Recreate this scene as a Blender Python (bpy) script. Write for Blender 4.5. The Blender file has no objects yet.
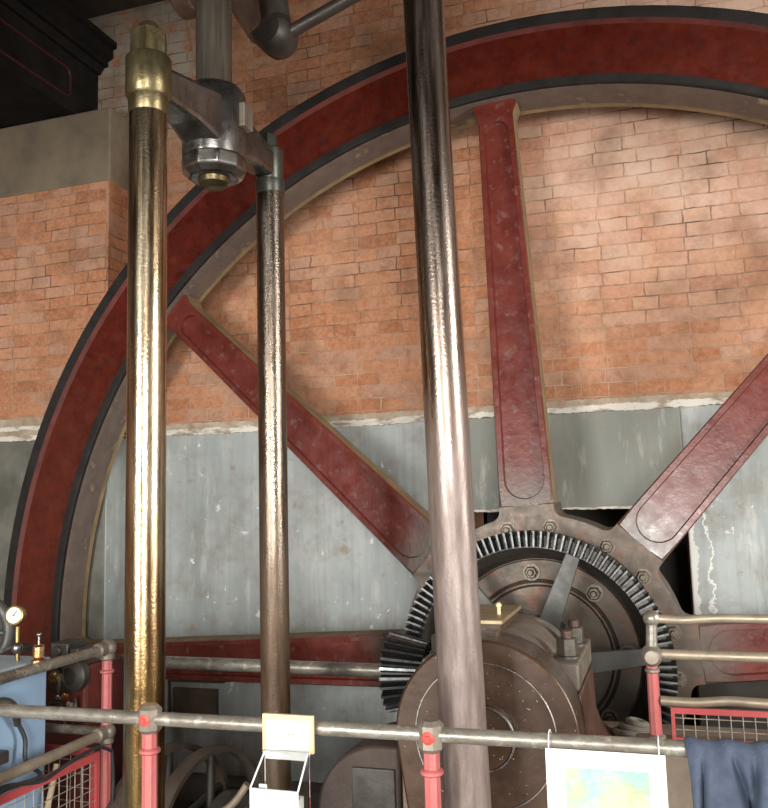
import bpy, bmesh, math, random
from mathutils import Vector, Matrix
random.seed(7)
PI = math.pi
SC = bpy.context.scene
COL = SC.collection
V = Vector

# ------------------------------------------------------------------ materials
def nodes_mat(name):
    m = bpy.data.materials.new(name)
    m.use_nodes = True
    nt = m.node_tree
    b = nt.nodes['Principled BSDF']
    return m, nt, b

def N(nt, kind, **kw):
    n = nt.nodes.new(kind)
    for k, v in kw.items():
        if k in n.inputs.keys():
            n.inputs[k].default_value = v
        else:
            setattr(n, k, v)
    return n

def L(nt, a, b):
    nt.links.new(a, b)

def ramp(nt, fac, stops):
    r = nt.nodes.new('ShaderNodeValToRGB')
    cr = r.color_ramp
    while len(cr.elements) < len(stops):
        cr.elements.new(0.5)
    for e, (p, c) in zip(cr.elements, stops):
        e.position = p
        e.color = (c, c, c, 1) if isinstance(c, (int, float)) else (*c, 1)
    L(nt, fac, r.inputs[0])
    return r.outputs[0]

def mix(nt, fac, a, b, blend='MIX'):
    n = nt.nodes.new('ShaderNodeMix')
    n.data_type = 'RGBA'
    n.blend_type = blend
    for sock, v in ((n.inputs[0], fac), (n.inputs[6], a), (n.inputs[7], b)):
        if isinstance(v, bpy.types.NodeSocket):
            L(nt, v, sock)
        elif isinstance(v, (int, float)):
            sock.default_value = v
        else:
            sock.default_value = (*v, 1)
    return n.outputs[2]

def math_n(nt, op, a, b=None, clamp=False):
    n = nt.nodes.new('ShaderNodeMath')
    n.operation = op
    n.use_clamp = clamp
    for i, v in enumerate((a, b)):
        if v is None: continue
        if isinstance(v, bpy.types.NodeSocket): L(nt, v, n.inputs[i])
        else: n.inputs[i].default_value = v
    return n.outputs[0]

def coords(nt, scale=(1, 1, 1)):
    g = nt.nodes.new('ShaderNodeNewGeometry')
    mp = nt.nodes.new('ShaderNodeMapping')
    mp.inputs['Scale'].default_value = scale
    L(nt, g.outputs['Position'], mp.inputs[0])
    return mp.outputs[0]

def noise(nt, vec, scale, detail=5, rough=.6):
    n = nt.nodes.new('ShaderNodeTexNoise')
    n.inputs['Scale'].default_value = scale
    n.inputs['Detail'].default_value = detail
    n.inputs['Roughness'].default_value = rough
    L(nt, vec, n.inputs['Vector'])
    return n.outputs['Fac']

def mk(name, c1, c2, scale=8, rough=.5, metal=0.0, bump=.1, bscale=60, lo=.35, hi=.65,
       stretch=(1, 1, 1), spots=None, rvar=.12, coat=0.0):
    """two-tone weathered surface; spots = (colour, scale, lo, hi)"""
    m, nt, b = nodes_mat(name)
    v = coords(nt, stretch)
    f = noise(nt, v, scale)
    col = mix(nt, ramp(nt, f, [(lo, 0.0), (hi, 1.0)]), c1, c2)
    if spots:
        sv = coords(nt)
        s = ramp(nt, noise(nt, sv, spots[1], 3), [(spots[2], 0.0), (spots[3], 1.0)])
        col = mix(nt, s, col, spots[0])
    L(nt, col, b.inputs['Base Color'])
    r = ramp(nt, noise(nt, v, scale * 2.3), [(.3, max(.02, rough - rvar)), (.7, min(1, rough + rvar))])
    L(nt, r, b.inputs['Roughness'])
    b.inputs['Metallic'].default_value = metal
    b.inputs['Coat Weight'].default_value = coat
    b.inputs['Coat Roughness'].default_value = .2
    if bump:
        bn = nt.nodes.new('ShaderNodeBump')
        bn.inputs['Strength'].default_value = bump
        bn.inputs['Distance'].default_value = .004
        L(nt, noise(nt, coords(nt), bscale, 4), bn.inputs['Height'])
        L(nt, bn.outputs[0], b.inputs['Normal'])
    return m

def brick_mat(name, side=False, sooty=False):
    m, nt, b = nodes_mat(name)
    g = nt.nodes.new('ShaderNodeNewGeometry')
    sep = nt.nodes.new('ShaderNodeSeparateXYZ')
    L(nt, g.outputs['Position'], sep.inputs[0])
    cmb = nt.nodes.new('ShaderNodeCombineXYZ')
    p = coords(nt)
    wob = noise(nt, p, 2.2, 3)
    wob2 = noise(nt, p, 14, 2)
    dx = math_n(nt, 'MULTIPLY', math_n(nt, 'SUBTRACT', wob2, .5), .024)
    dz = math_n(nt, 'ADD', math_n(nt, 'MULTIPLY', math_n(nt, 'SUBTRACT', wob, .5), .03), math_n(nt, 'MULTIPLY', math_n(nt, 'SUBTRACT', wob2, .5), .012))
    L(nt, math_n(nt, 'ADD', sep.outputs[1 if side else 0], dx), cmb.inputs[0])
    L(nt, math_n(nt, 'ADD', sep.outputs[2], dz), cmb.inputs[1])
    br = nt.nodes.new('ShaderNodeTexBrick')
    br.offset = .5
    br.squash = .62; br.squash_frequency = 2
    br.inputs['Scale'].default_value = 1
    br.inputs['Brick Width'].default_value = .235
    br.inputs['Row Height'].default_value = .0765
    br.inputs['Mortar Size'].default_value = .0038
    br.inputs['Mortar Smooth'].default_value = .25
    br.inputs['Bias'].default_value = .1
    br.inputs['Color1'].default_value = (.0, .0, .0, 1)
    br.inputs['Color2'].default_value = (1, 1, 1, 1)
    br.inputs['Mortar'].default_value = (.5, .5, .5, 1)
    L(nt, cmb.outputs[0], br.inputs['Vector'])
    # per brick tone
    tone = ramp(nt, br.outputs['Color'], [(0, (.25, .095, .045)), (.2, (.41, .155, .07)), (.45, (.46, .195, .098)), (.7, (.50, .245, .14)), (1.0, (.43, .25, .17))])
    fine = noise(nt, p, 45, 5)
    tone = mix(nt, ramp(nt, fine, [(.36, 0.0), (.64, .5)]), tone, (.60, .34, .21))
    tone = mix(nt, ramp(nt, noise(nt, p, 85, 4), [(.54, 0.0), (.7, .35)]), tone, (.20, .10, .06))
    tone = mix(nt, ramp(nt, noise(nt, p, 19, 5), [(.52, 0.0), (.68, .6)]), tone, (.33, .14, .07))
    big = noise(nt, p, 1.3, 4)
    # pale patches, stronger towards +X and high up
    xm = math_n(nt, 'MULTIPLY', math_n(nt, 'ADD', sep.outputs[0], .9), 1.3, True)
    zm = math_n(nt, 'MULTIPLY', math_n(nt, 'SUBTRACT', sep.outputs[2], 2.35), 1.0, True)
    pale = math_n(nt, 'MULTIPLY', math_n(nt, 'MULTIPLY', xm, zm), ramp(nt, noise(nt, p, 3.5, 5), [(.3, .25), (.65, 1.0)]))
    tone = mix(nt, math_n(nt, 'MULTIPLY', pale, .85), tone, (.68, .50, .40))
    # old limewash in the upper left corner
    lx = math_n(nt, 'MULTIPLY', math_n(nt, 'SUBTRACT', -2.45, sep.outputs[0]), 2.5, True)
    lz = math_n(nt, 'MULTIPLY', math_n(nt, 'SUBTRACT', sep.outputs[2], 3.95), 3, True)
    lime = math_n(nt, 'MULTIPLY', math_n(nt, 'MULTIPLY', lx, lz), ramp(nt, noise(nt, p, 9, 5), [(.36, 0.0), (.5, 1.0)]))
    tone = mix(nt, math_n(nt, 'MULTIPLY', lime, .9), tone, (.40, .365, .295))
    # soot and oil bloom
    soot = ramp(nt, noise(nt, p, 4.2, 6), [(.5, 0.0), (.72, .6)])
    tone = mix(nt, soot, tone, (.22, .12, .07))
    mort = mix(nt, ramp(nt, noise(nt, p, 5, 5), [(.42, 0.0), (.6, 1.0)]), (.12, .075, .05), (.44, .27, .17))
    # low courses keep pale joints
    low = math_n(nt, 'MULTIPLY', math_n(nt, 'SUBTRACT', 2.75, sep.outputs[2]), 2.5, True)
    mort = mix(nt, math_n(nt, 'MULTIPLY', low, .55), mort, (.60, .44, .32))
    mm = math_n(nt, 'MULTIPLY', br.outputs['Fac'], ramp(nt, noise(nt, p, 6, 4), [(.34, .12), (.6, 1.0)]))
    col = mix(nt, mm, tone, mort)
    L(nt, col, b.inputs['Base Color'])
    b.inputs['Roughness'].default_value = .88
    b.inputs['Specular IOR Level'].default_value = .25
    bn = nt.nodes.new('ShaderNodeBump')
    bn.inputs['Strength'].default_value = .7
    bn.inputs['Distance'].default_value = .006
    h = math_n(nt, 'SUBTRACT', math_n(nt, 'MULTIPLY', noise(nt, p, 30, 5), .8), br.outputs['Fac'])
    L(nt, h, bn.inputs['Height'])
    L(nt, bn.outputs[0], b.inputs['Normal'])
    return m

def render_mat(name, c1, c2, peel=True):
    """painted cement render, stained and flaking"""
    m, nt, b = nodes_mat(name)
    p = coords(nt)
    pv = coords(nt, (2.2, 2.2, .45))
    f = noise(nt, pv, 1.6, 6)
    col = mix(nt, ramp(nt, f, [(.34, 0.0), (.66, 1.0)]), c1, c2)
    col = mix(nt, ramp(nt, noise(nt, p, 5, 7, .7), [(.46, 0.0), (.72, .75)]), col, (.25, .225, .185))
    col = mix(nt, ramp(nt, noise(nt, pv, 4.5, 6, .7), [(.55, 0.0), (.7, .6)]), col, (.62, .62, .58))
    st = noise(nt, coords(nt, (26, 26, .8)), 1, 3)
    col = mix(nt, ramp(nt, st, [(.52, 0.0), (.75, .3)]), col, (.2, .2, .18))
    rust = ramp(nt, noise(nt, p, 11, 4), [(.63, 0.0), (.72, .55)])
    col = mix(nt, rust, col, (.30, .16, .09))
    if peel:
        w = ramp(nt, noise(nt, p, 13, 5, .7), [(.655, 0.0), (.68, 1.0)])
        col = mix(nt, w, col, (.74, .74, .70))
        g = nt.nodes.new('ShaderNodeNewGeometry')
        s = nt.nodes.new('ShaderNodeSeparateXYZ')
        L(nt, g.outputs['Position'], s.inputs[0])
        # flaking strip down the reveal of the opening and a crack beside it
        jag = math_n(nt, 'MULTIPLY', math_n(nt, 'SUBTRACT', noise(nt, p, 16, 5), .5), .09)
        e = math_n(nt, 'ADD', math_n(nt, 'SUBTRACT', s.outputs[0], .172), jag)
        edge = math_n(nt, 'MULTIPLY', math_n(nt, 'MULTIPLY', math_n(nt, 'LESS_THAN', e, 0), math_n(nt, 'GREATER_THAN', s.outputs[0], .13)), math_n(nt, 'LESS_THAN', s.outputs[2], 1.55))
        jag2 = math_n(nt, 'MULTIPLY', math_n(nt, 'SUBTRACT', noise(nt, p, 5, 5, .7), .5), .2)
        ck = math_n(nt, 'ABSOLUTE', math_n(nt, 'ADD', math_n(nt, 'SUBTRACT', s.outputs[0], .235), jag2))
        crack = math_n(nt, 'MULTIPLY', math_n(nt, 'LESS_THAN', ck, .006), math_n(nt, 'LESS_THAN', s.outputs[2], 1.6))
        col = mix(nt, math_n(nt, 'MAXIMUM', edge, crack), col, (.76, .75, .70))
    L(nt, col, b.inputs['Base Color'])
    b.inputs['Roughness'].default_value = .6
    b.inputs['Specular IOR Level'].default_value = .35
    bn = nt.nodes.new('ShaderNodeBump')
    bn.inputs['Strength'].default_value = .35
    bn.inputs['Distance'].default_value = .006
    L(nt, noise(nt, p, 12, 6), bn.inputs['Height'])
    L(nt, bn.outputs[0], b.inputs['Normal'])
    return m

def rod_mat(name, stops, rough, streak, bumpy, zlo, zhi, zmix, metal=1.0, rlow=None, bscale=120):
    """machined steel rod with oil film; zmix colour takes over below zlo (dried oil)"""
    m, nt, b = nodes_mat(name)
    v = coords(nt, (9, 9, streak))
    f = noise(nt, v, 3, 6, .65)
    col = ramp(nt, f, stops)
    g = nt.nodes.new('ShaderNodeNewGeometry')
    s = nt.nodes.new('ShaderNodeSeparateXYZ')
    L(nt, g.outputs['Position'], s.inputs[0])
    jag = math_n(nt, 'MULTIPLY', math_n(nt, 'SUBTRACT', noise(nt, coords(nt, (14, 14, 2)), 1.5, 4), .5), 1.0)
    zf = math_n(nt, 'DIVIDE', math_n(nt, 'SUBTRACT', zhi, math_n(nt, 'ADD', s.outputs[2], jag)), zhi - zlo, True)
    col = mix(nt, zf, col, mix(nt, ramp(nt, noise(nt, coords(nt, (20, 20, 3)), 2, 6), [(.35, 0.0), (.65, 1.0)]), zmix[0], zmix[1]))
    L(nt, col, b.inputs['Base Color'])
    r = ramp(nt, noise(nt, v, 5, 4), [(.35, rough * .7), (.7, rough * 1.35)])
    if rlow is not None:
        r = mix(nt, zf, r, (rlow, rlow, rlow))
    L(nt, r, b.inputs['Roughness'])
    if rlow is not None:
        L(nt, math_n(nt, 'MULTIPLY', math_n(nt, 'SUBTRACT', 1.0, math_n(nt, 'MULTIPLY', zf, .75)), metal), b.inputs['Metallic'])
    else:
        b.inputs['Metallic'].default_value = metal
    bn = nt.nodes.new('ShaderNodeBump')
    bn.inputs['Strength'].default_value = bumpy
    bn.inputs['Distance'].default_value = .002
    L(nt, noise(nt, coords(nt), bscale, 3), bn.inputs['Height'])
    L(nt, bn.outputs[0], b.inputs['Normal'])
    return m

M = {}
M['brick'] = brick_mat('brick')
M['brick_side'] = brick_mat('brick_side', side=True)
M['render'] = render_mat('painted_render', (.30, .335, .325), (.46, .495, .485))
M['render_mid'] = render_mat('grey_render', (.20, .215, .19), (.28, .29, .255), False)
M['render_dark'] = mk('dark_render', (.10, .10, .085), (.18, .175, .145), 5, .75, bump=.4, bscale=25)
M['ledge'] = mk('flaking_limewash', (.72, .68, .60), (.36, .30, .23), 16, .85, bump=.8, bscale=35, lo=.48, hi=.6, stretch=(.5, 1, 1.6))
M['ledge_dirty'] = mk('dirty_mortar', (.34, .25, .17), (.5, .43, .33), 13, .9, bump=.8, bscale=35)
M['concrete'] = mk('padstone_concrete', (.235, .185, .125), (.155, .125, .088), 4, .85, bump=.4, bscale=40)
M['floor'] = mk('flagstone', (.12, .115, .105), (.2, .19, .17), 3, .7, bump=.3)
M['room_brick'] = mk('room_brick', (.22, .12, .075), (.3, .18, .12), 3, .9)
M['timber'] = mk('dark_timber', (.03, .021, .015), (.055, .04, .028), 6, .7, stretch=(1, 1, 1))
M['pit'] = mk('pit_stone', (.06, .055, .05), (.1, .09, .075), 5, .9)  # plain dark stone for pit, recess and lower right wall
M['red'] = mk('oxide_red_paint', (.064, .0078, .004), (.098, .0138, .0066), 9, .3, bump=.25, bscale=30, spots=((.04, .010, .008), 14, .55, .75), coat=.3)
M['spoke'] = mk('crimson_spoke_paint', (.105, .018, .012), (.15, .031, .022), 7, .33, bump=.3, bscale=38, spots=((.17, .11, .105), 24, .58, .8), coat=.18)
def bare_root(m, c):
    nt = m.node_tree; b = nt.nodes['Principled BSDF']
    old = b.inputs['Base Color'].links[0].from_socket
    g = nt.nodes.new('ShaderNodeNewGeometry'); sub = nt.nodes.new('ShaderNodeVectorMath'); sub.operation = 'SUBTRACT'
    sub.inputs[1].default_value = (-.5573, 0, .8663); L(nt, g.outputs['Position'], sub.inputs[0])
    ml = nt.nodes.new('ShaderNodeVectorMath'); ml.operation = 'MULTIPLY'; ml.inputs[1].default_value = (1, 0, 1); L(nt, sub.outputs[0], ml.inputs[0])
    ln = nt.nodes.new('ShaderNodeVectorMath'); ln.operation = 'LENGTH'; L(nt, ml.outputs[0], ln.inputs[0])
    j = math_n(nt, 'ADD', ln.outputs['Value'], math_n(nt, 'MULTIPLY', noise(nt, coords(nt), 9, 4), .16))
    col = mix(nt, ramp(nt, math_n(nt, 'SUBTRACT', j, .0), [(.79, 1.0), (1.0, 0.0)]), old, c)
    L(nt, col, b.inputs['Base Color'])
bare_root(M['spoke'], (.112, .086, .068))
M['ochre'] = mk('ochre_dust', (.24, .165, .075), (.15, .105, .055), 8, .85)
M['black'] = mk('black_flange_paint', (.010, .0085, .0075), (.022, .018, .016), 8, .72, bump=.2)
M['black'].node_tree.nodes['Principled BSDF'].inputs['Specular IOR Level'].default_value = .3
M['band'] = mk('dusty_brown_iron', (.125, .09, .07), (.085, .06, .05), 9, .6, bump=.35, bscale=30, spots=((.33, .25, .15), 9, .6, .8))
M['iron'] = mk('greasy_iron', (.092, .073, .057), (.14, .112, .086), 9, .48, .35, bump=.3, bscale=40, spots=((.19, .085, .05), 10, .52, .75))
M['iron_dark'] = mk('dark_iron', (.062, .057, .05), (.11, .10, .087), 9, .45, .5, bump=.25)
M['iron_brown'] = mk('rusty_brown_iron', (.125, .075, .052), (.08, .048, .035), 10, .5, .2, bump=.3, spots=((.25, .2, .15), 20, .62, .75))
M['crank'] = mk('oily_brown_paint', (.056, .028, .015), (.086, .048, .029), 7, .36, .25, bump=.2, bscale=35, spots=((.52, .40, .16), 75, .68, .71), coat=.2)
M['bolt'] = mk('grey_brown_bolt', (.22, .185, .145), (.14, .115, .09), 25, .5, .4)
M['steel'] = mk('bright_steel', (.55, .55, .53), (.36, .35, .33), 14, .3, 1.0)
M['tooth'] = mk('worn_tooth_steel', (.33, .36, .365), (.14, .155, .16), 20, .38, .9)
M['grease'] = mk('black_grease', (.014, .014, .013), (.03, .03, .028), 20, .35, .4)
M['bar'] = mk('flat_grey_bar', (.105, .11, .10), (.07, .07, .062), 9, .5, .3, bump=.2)
M['brass'] = mk('dull_brass', (.42, .31, .12), (.27, .19, .075), 14, .38, .8)
M['brass_pale'] = mk('dusty_brass', (.42, .34, .2), (.30, .22, .12), 14, .5, .3)
M['copper'] = mk('copper_brass', (.55, .30, .15), (.42, .22, .10), 14, .32, .9)
M['cap'] = mk('worn_cap_paint', (.25, .215, .17), (.155, .13, .105), 9, .45, .2, bump=.25, spots=((.45, .33, .2), 9, .58, .72))
M['pedestal'] = mk('red_brown_pedestal', (.155, .08, .058), (.11, .055, .04), 8, .45, .1, bump=.2)
M['nut'] = mk('grey_nut', (.20, .185, .155), (.13, .12, .10), 18, .42, .6)
M['rail'] = mk('galvanised_rail', (.36, .34, .29), (.22, .20, .165), 16, .34, .5, bump=.2, spots=((.50, .46, .38), 34, .58, .66), stretch=(1, 3, 3))
M['rail_tan'] = mk('tan_rail', (.40, .34, .25), (.29, .24, .175), 14, .45, .45)
M['joint'] = mk('rail_joint_iron', (.32, .28, .23), (.22, .185, .15), 25, .45, .5)
M['pink'] = mk('pink_red_paint', (.50, .145, .14), (.45, .115, .112), 10, .45, bump=.15)
M['pinkred'] = mk('red_mesh_paint', (.52, .085, .085), (.44, .065, .07), 10, .5)
M['plug'] = mk('red_plug', (.55, .075, .055), (.45, .05, .04), 30, .5)
M['wire'] = mk('wire_mesh', (.48, .43, .36), (.34, .28, .22), 20, .5, .3)
M['blue'] = mk('pale_blue_paint', (.27, .40, .56), (.31, .45, .61), 5, .45, bump=.1)
M['bluetop'] = mk('blue_lid_sheen', (.50, .62, .70), (.44, .56, .66), 6, .5)  # lid colour lightened to carry the window's reflection
M['dialc'] = mk('dial_cream', (.82, .78, .58), (.76, .71, .5), 10, .4)
M['white'] = mk('white_paper', (.88, .88, .87), (.84, .84, .83), 5, .6, bump=0)
M['cream'] = mk('cream_board', (.80, .66, .38), (.76, .58, .32), 4, .6, bump=.05)
M['ink'] = mk('grey_ink', (.12, .12, .12), (.2, .2, .2), 9, .6, bump=0)
M['cable'] = mk('black_rubber', (.02, .022, .026), (.035, .037, .04), 9, .45)
M['denim'] = mk('navy_cloth', (.048, .064, .102), (.068, .088, .135), 30, .85, bump=.5, bscale=220)
M['dark_red'] = mk('dull_maroon_iron', (.13, .026, .018), (.08, .018, .014), 8, .5)
M['stone'] = mk('foundation_stone', (.30, .255, .20), (.20, .14, .10), 6, .85, bump=.5, bscale=30)
M['hose'] = mk('brown_rim_iron', (.085, .062, .045), (.05, .037, .028), 9, .6)
M['casing'] = mk('dark_brown_casing', (.075, .052, .04), (.05, .036, .03), 8, .5, .1, bump=.3)
M['entab'] = mk('black_entablature', (.007, .006, .0055), (.014, .012, .010), 6, .8)
M['entab'].node_tree.nodes['Principled BSDF'].inputs['Specular IOR Level'].default_value = .15
M['stripe'] = mk('dark_red_lining', (.055, .008, .009), (.04, .006, .006), 12, .55)
M['greypaint'] = mk('pale_grey_paint', (.45, .48, .48), (.38, .41, .41), 8, .55)
M['stick'] = mk('pale_wood', (.45, .35, .22), (.36, .27, .16), 12, .7)
M['rag'] = mk('grey_rag', (.25, .23, .19), (.17, .155, .125), 18, .9, bump=.4)
M['rod_gold'] = rod_mat('bronze_toned_rod', [(.25, (.10, .055, .02)), (.42, (.27, .19, .11)), (.55, (.52, .44, .31)), (.75, (.22, .14, .065))],
                        .25, .5, .35, 1.0, 1.9, ((.15, .075, .025), (.40, .26, .11)))
M['rod_dark'] = rod_mat('dark_speckled_rod', [(.3, (.10, .075, .05)), (.5, (.25, .21, .17)), (.75, (.17, .125, .085))],
                        .27, .9, .8, 1.1, 1.7, ((.085, .05, .028), (.15, .095, .055)), rlow=.4)
M['rod_steel'] = rod_mat('connecting_rod_steel', [(.3, (.18, .135, .10)), (.5, (.32, .26, .22)), (.75, (.24, .18, .14))],
                         .25, .6, .35, 1.5, 2.0, ((.15, .11, .095), (.27, .215, .195)), rlow=.42)
M['link_steel'] = rod_mat('grey_link_steel', [(.3, (.13, .11, .08)), (.5, (.25, .225, .18)), (.75, (.18, .15, .11))], .35, .6, .3, .1, .2, ((.2, .2, .2), (.2, .2, .2)), metal=.8)
M['gold_head'] = mk('bronze_toned_steel', (.20, .165, .09), (.11, .085, .04), 12, .36, .85, bump=.3, stretch=(1, 1, .4))
M['steel_head'] = mk('dull_dark_steel', (.28, .275, .26), (.17, .16, .145), 10, .33, .95, bump=.15)
M['knuckle'] = mk('black_brown_iron', (.035, .028, .023), (.055, .044, .036), 10, .45, .3, bump=.2)
M['green_dark'] = mk('green_black_iron', (.075, .078, .06), (.045, .046, .036), 12, .4, .6)

def glass_mat():
    m, nt, b = nodes_mat('clear_acrylic')
    b.inputs['Base Color'].default_value = (.95, .98, .97, 1)
    b.inputs['Roughness'].default_value = .04
    b.inputs['Transmission Weight'].default_value = 1
    b.inputs['IOR'].default_value = 1.2
    return m
M['acrylic'] = glass_mat()

def art_mat():
    m, nt, b = nodes_mat('pale_map_print')
    p = coords(nt)
    c = ramp(nt, noise(nt, p, 16, 5), [(.32, (.08, .28, .38)), (.44, (.20, .42, .44)), (.52, (.26, .42, .20)), (.6, (.44, .42, .16)), (.7, (.12, .28, .10))])
    c = mix(nt, ramp(nt, noise(nt, p, 7, 2), [(.35, .25), (.65, .8)]), c, (.50, .54, .47))
    c = mix(nt, ramp(nt, noise(nt, p, 70, 5), [(.5, 0.0), (.8, .5)]), c, (.6, .62, .6))
    L(nt, c, b.inputs['Base Color'])
    b.inputs['Roughness'].default_value = .55
    return m
M['art'] = art_mat()

# ------------------------------------------------------------------ mesh helpers
ORIG = {}          # world origin of each object

def B():
    return bmesh.new()

def box(bm, x0, x1, y0, y1, z0, z1, mi=0):
    vs = [bm.verts.new((x, y, z)) for x in (x0, x1) for y in (y0, y1) for z in (z0, z1)]
    for f in ((0, 1, 3, 2), (4, 6, 7, 5), (0, 4, 5, 1), (2, 3, 7, 6), (0, 2, 6, 4), (1, 5, 7, 3)):
        fc = bm.faces.new([vs[i] for i in f]); fc.material_index = mi
    return bm

def frame(axis):
    a = V(axis).normalized()
    t = V((0, 0, 1)) if abs(a.z) < .9 else V((1, 0, 0))
    u = t.cross(a).normalized()
    return a, u, a.cross(u)

def lathe(bm, prof, o, axis=(0, 0, 1), n=32, closed=False, mis=None, phase=0):
    """revolve profile [(r, h)] about axis through o"""
    a, u, w = frame(axis)
    o = V(o)
    rings = []
    for r, h in prof:
        if r < 1e-6:
            rings.append([bm.verts.new(o + a * h)])
        else:
            rings.append([bm.verts.new(o + a * h + (u * math.cos(2 * PI * k / n + phase) + w * math.sin(2 * PI * k / n + phase)) * r) for k in range(n)])
    m = len(rings)
    for i in range(m if closed else m - 1):
        A, C = rings[i], rings[(i + 1) % m]
        for k in range(n):
            k2 = (k + 1) % n
            if len(A) == 1 and len(C) == 1: continue
            if len(A) == 1: f = bm.faces.new((A[0], C[k2], C[k]))
            elif len(C) == 1: f = bm.faces.new((A[k], A[k2], C[0]))
            else: f = bm.faces.new((A[k], A[k2], C[k2], C[k]))
            if mis: f.material_index = mis[i]
    return bm

def cyl(bm, p0, p1, r0, r1=None, n=24, ch=0.0, phase=0):
    p0, p1 = V(p0), V(p1)
    r1 = r0 if r1 is None else r1
    h = (p1 - p0).length
    if ch:
        prof = [(0, 0), (r0 - ch, 0), (r0, ch), (r1, h - ch), (r1 - ch, h), (0, h)]
    else:
        prof = [(0, 0), (r0, 0), (r1, h), (0, h)]
    return lathe(bm, prof, p0, p1 - p0, n, phase=phase)

def tube(bm, pts, r, n=12, caps=True):
    pts = [V(p) for p in pts]
    rings = []
    prev = None
    for i, p in enumerate(pts):
        d = (pts[min(i + 1, len(pts) - 1)] - pts[max(i - 1, 0)]).normalized()
        if prev is None:
            a, u, w = frame(d)
        else:
            u = (prev - d * prev.dot(d)).normalized(); w = d.cross(u)
        prev = u
        rr = r[i] if isinstance(r, (list, tuple)) else r
        rings.append([bm.verts.new(p + (u * math.cos(2 * PI * k / n) + w * math.sin(2 * PI * k / n)) * rr) for k in range(n)])
    for A, C in zip(rings, rings[1:]):
        for k in range(n):
            bm.faces.new((A[k], A[(k + 1) % n], C[(k + 1) % n], C[k]))
    if caps:
        bm.faces.new(rings[0][::-1]); bm.faces.new(rings[-1])
    return bm

def smooth_path(pts, k=8):
    pts = [V(p) for p in pts]
    P = [pts[0]] + pts + [pts[-1]]
    out = []
    for i in range(1, len(P) - 2):
        for j in range(k):
            t = j / k
            a, b, c, d = P[i - 1], P[i], P[i + 1], P[i + 2]
            out.append(.5 * ((2 * b) + (c - a) * t + (2 * a - 5 * b + 4 * c - d) * t * t + (3 * b - a - 3 * c + d) * t ** 3))
    out.append(pts[-1])
    return out

def prism(bm, pts, fn, d0, d1, mi_front=0, mi_side=0):
    """extrude a 2D outline; fn(a, b, d) -> world"""
    A = [bm.verts.new(fn(a, b, d0)) for a, b in pts]
    C = [bm.verts.new(fn(a, b, d1)) for a, b in pts]
    f = bm.faces.new(A[::-1]); f.material_index = mi_front
    f = bm.faces.new(C); f.material_index = mi_front
    n = len(pts)
    for k in range(n):
        f = bm.faces.new((A[k], A[(k + 1) % n], C[(k + 1) % n], C[k])); f.material_index = mi_side
    return bm

XZ = lambda a, b, d: (a, d, b)
YZ = lambda a, b, d: (d, a, b)

def sphere(bm, c, r, sz=1.0, n=20):
    m = n // 2
    return lathe(bm, [(r * math.sin(PI * i / m), -r * sz * math.cos(PI * i / m)) for i in range(m + 1)], c, (0, 0, 1), n)

def torus(bm, o, axis, R, r, n=48, m=8):
    return lathe(bm, [(R + r * math.cos(2 * PI * i / m), r * math.sin(2 * PI * i / m)) for i in range(m)], o, axis, n, closed=True)

def obj(name, bm, mats, parent=None, smooth=40, bevel=0.0, loc=None):
    bmesh.ops.recalc_face_normals(bm, faces=bm.faces[:])
    if parent is not None:
        o0 = ORIG[parent]
    elif loc is not None:
        o0 = V(loc)
    else:
        xs = [v.co for v in bm.verts]
        o0 = V(((min(c.x for c in xs) + max(c.x for c in xs)) / 2, (min(c.y for c in xs) + max(c.y for c in xs)) / 2, min(c.z for c in xs)))
    bmesh.ops.translate(bm, verts=bm.verts[:], vec=-o0)
    me = bpy.data.meshes.new(name)
    bm.to_mesh(me); bm.free()
    for m in (mats if isinstance(mats, (list, tuple)) else [mats]):
        me.materials.append(M[m])
    if smooth:
        me.polygons.foreach_set('use_smooth', [True] * len(me.polygons))
        me.set_sharp_from_angle(angle=math.radians(smooth))
    o = bpy.data.objects.new(name, me)
    COL.objects.link(o)
    if parent is not None:
        o.parent = parent
    else:
        o.location = o0
    ORIG[o] = o0
    if bevel:
        b = o.modifiers.new('edge', 'BEVEL'); b.width = bevel; b.segments = 2; b.limit_method = 'ANGLE'
        b.angle_limit = math.radians(35)
    return o

def tag(o, label, cat, group=None):
    o['label'] = label; o['category'] = cat
    if group: o['group'] = group
    return o

def thing(name, loc, label, cat, group=None):
    o = bpy.data.objects.new(name, None)
    o.empty_display_size = .1
    COL.objects.link(o); o.location = loc
    ORIG[o] = V(loc)
    return tag(o, label, cat, group)

def struct(name, bm, mats, smooth=0, bevel=0.0):
    o = obj(name, bm, mats, None, smooth, bevel)
    o['kind'] = 'structure'
    return o

def part_at(src, name, parent, off, rot=None):
    """a repeated part sharing mesh data, moved by off"""
    o = src.copy(); o.name = name
    COL.objects.link(o); o.parent = parent
    o.location = V(off)
    if rot: o.rotation_euler = rot
    return o

# ------------------------------------------------------------------ the room
YW = 4.70
bm = B()
box(bm, -6.5, 4.5, YW, 5.0, 1.535, 5.6); box(bm, -6.5, -1.0, YW, 5.0, 0, 1.535); box(bm, .139, 4.5, YW, 5.0, 0, 1.535)
struct('wall_back', bm, 'brick')
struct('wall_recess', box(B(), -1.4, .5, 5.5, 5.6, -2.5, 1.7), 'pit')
bm = B()
box(bm, -6.5, -3.27, 4.45, YW, 2.19, 3.725)
pier = struct('wall_left', bm, ['brick', 'brick_side'])
for p in pier.data.polygons:
    if abs(p.normal.x) > .5: p.material_index = 1
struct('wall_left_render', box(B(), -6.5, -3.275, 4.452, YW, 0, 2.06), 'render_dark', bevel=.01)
struct('wall_left_reveal', box(B(), -3.275, -3.262, 4.455, YW, 0, 2.06), 'render')
struct('trim_1', box(B(), -6.5, -3.262, 4.443, YW, 3.725, 4.225), 'concrete', bevel=.012)

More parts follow.
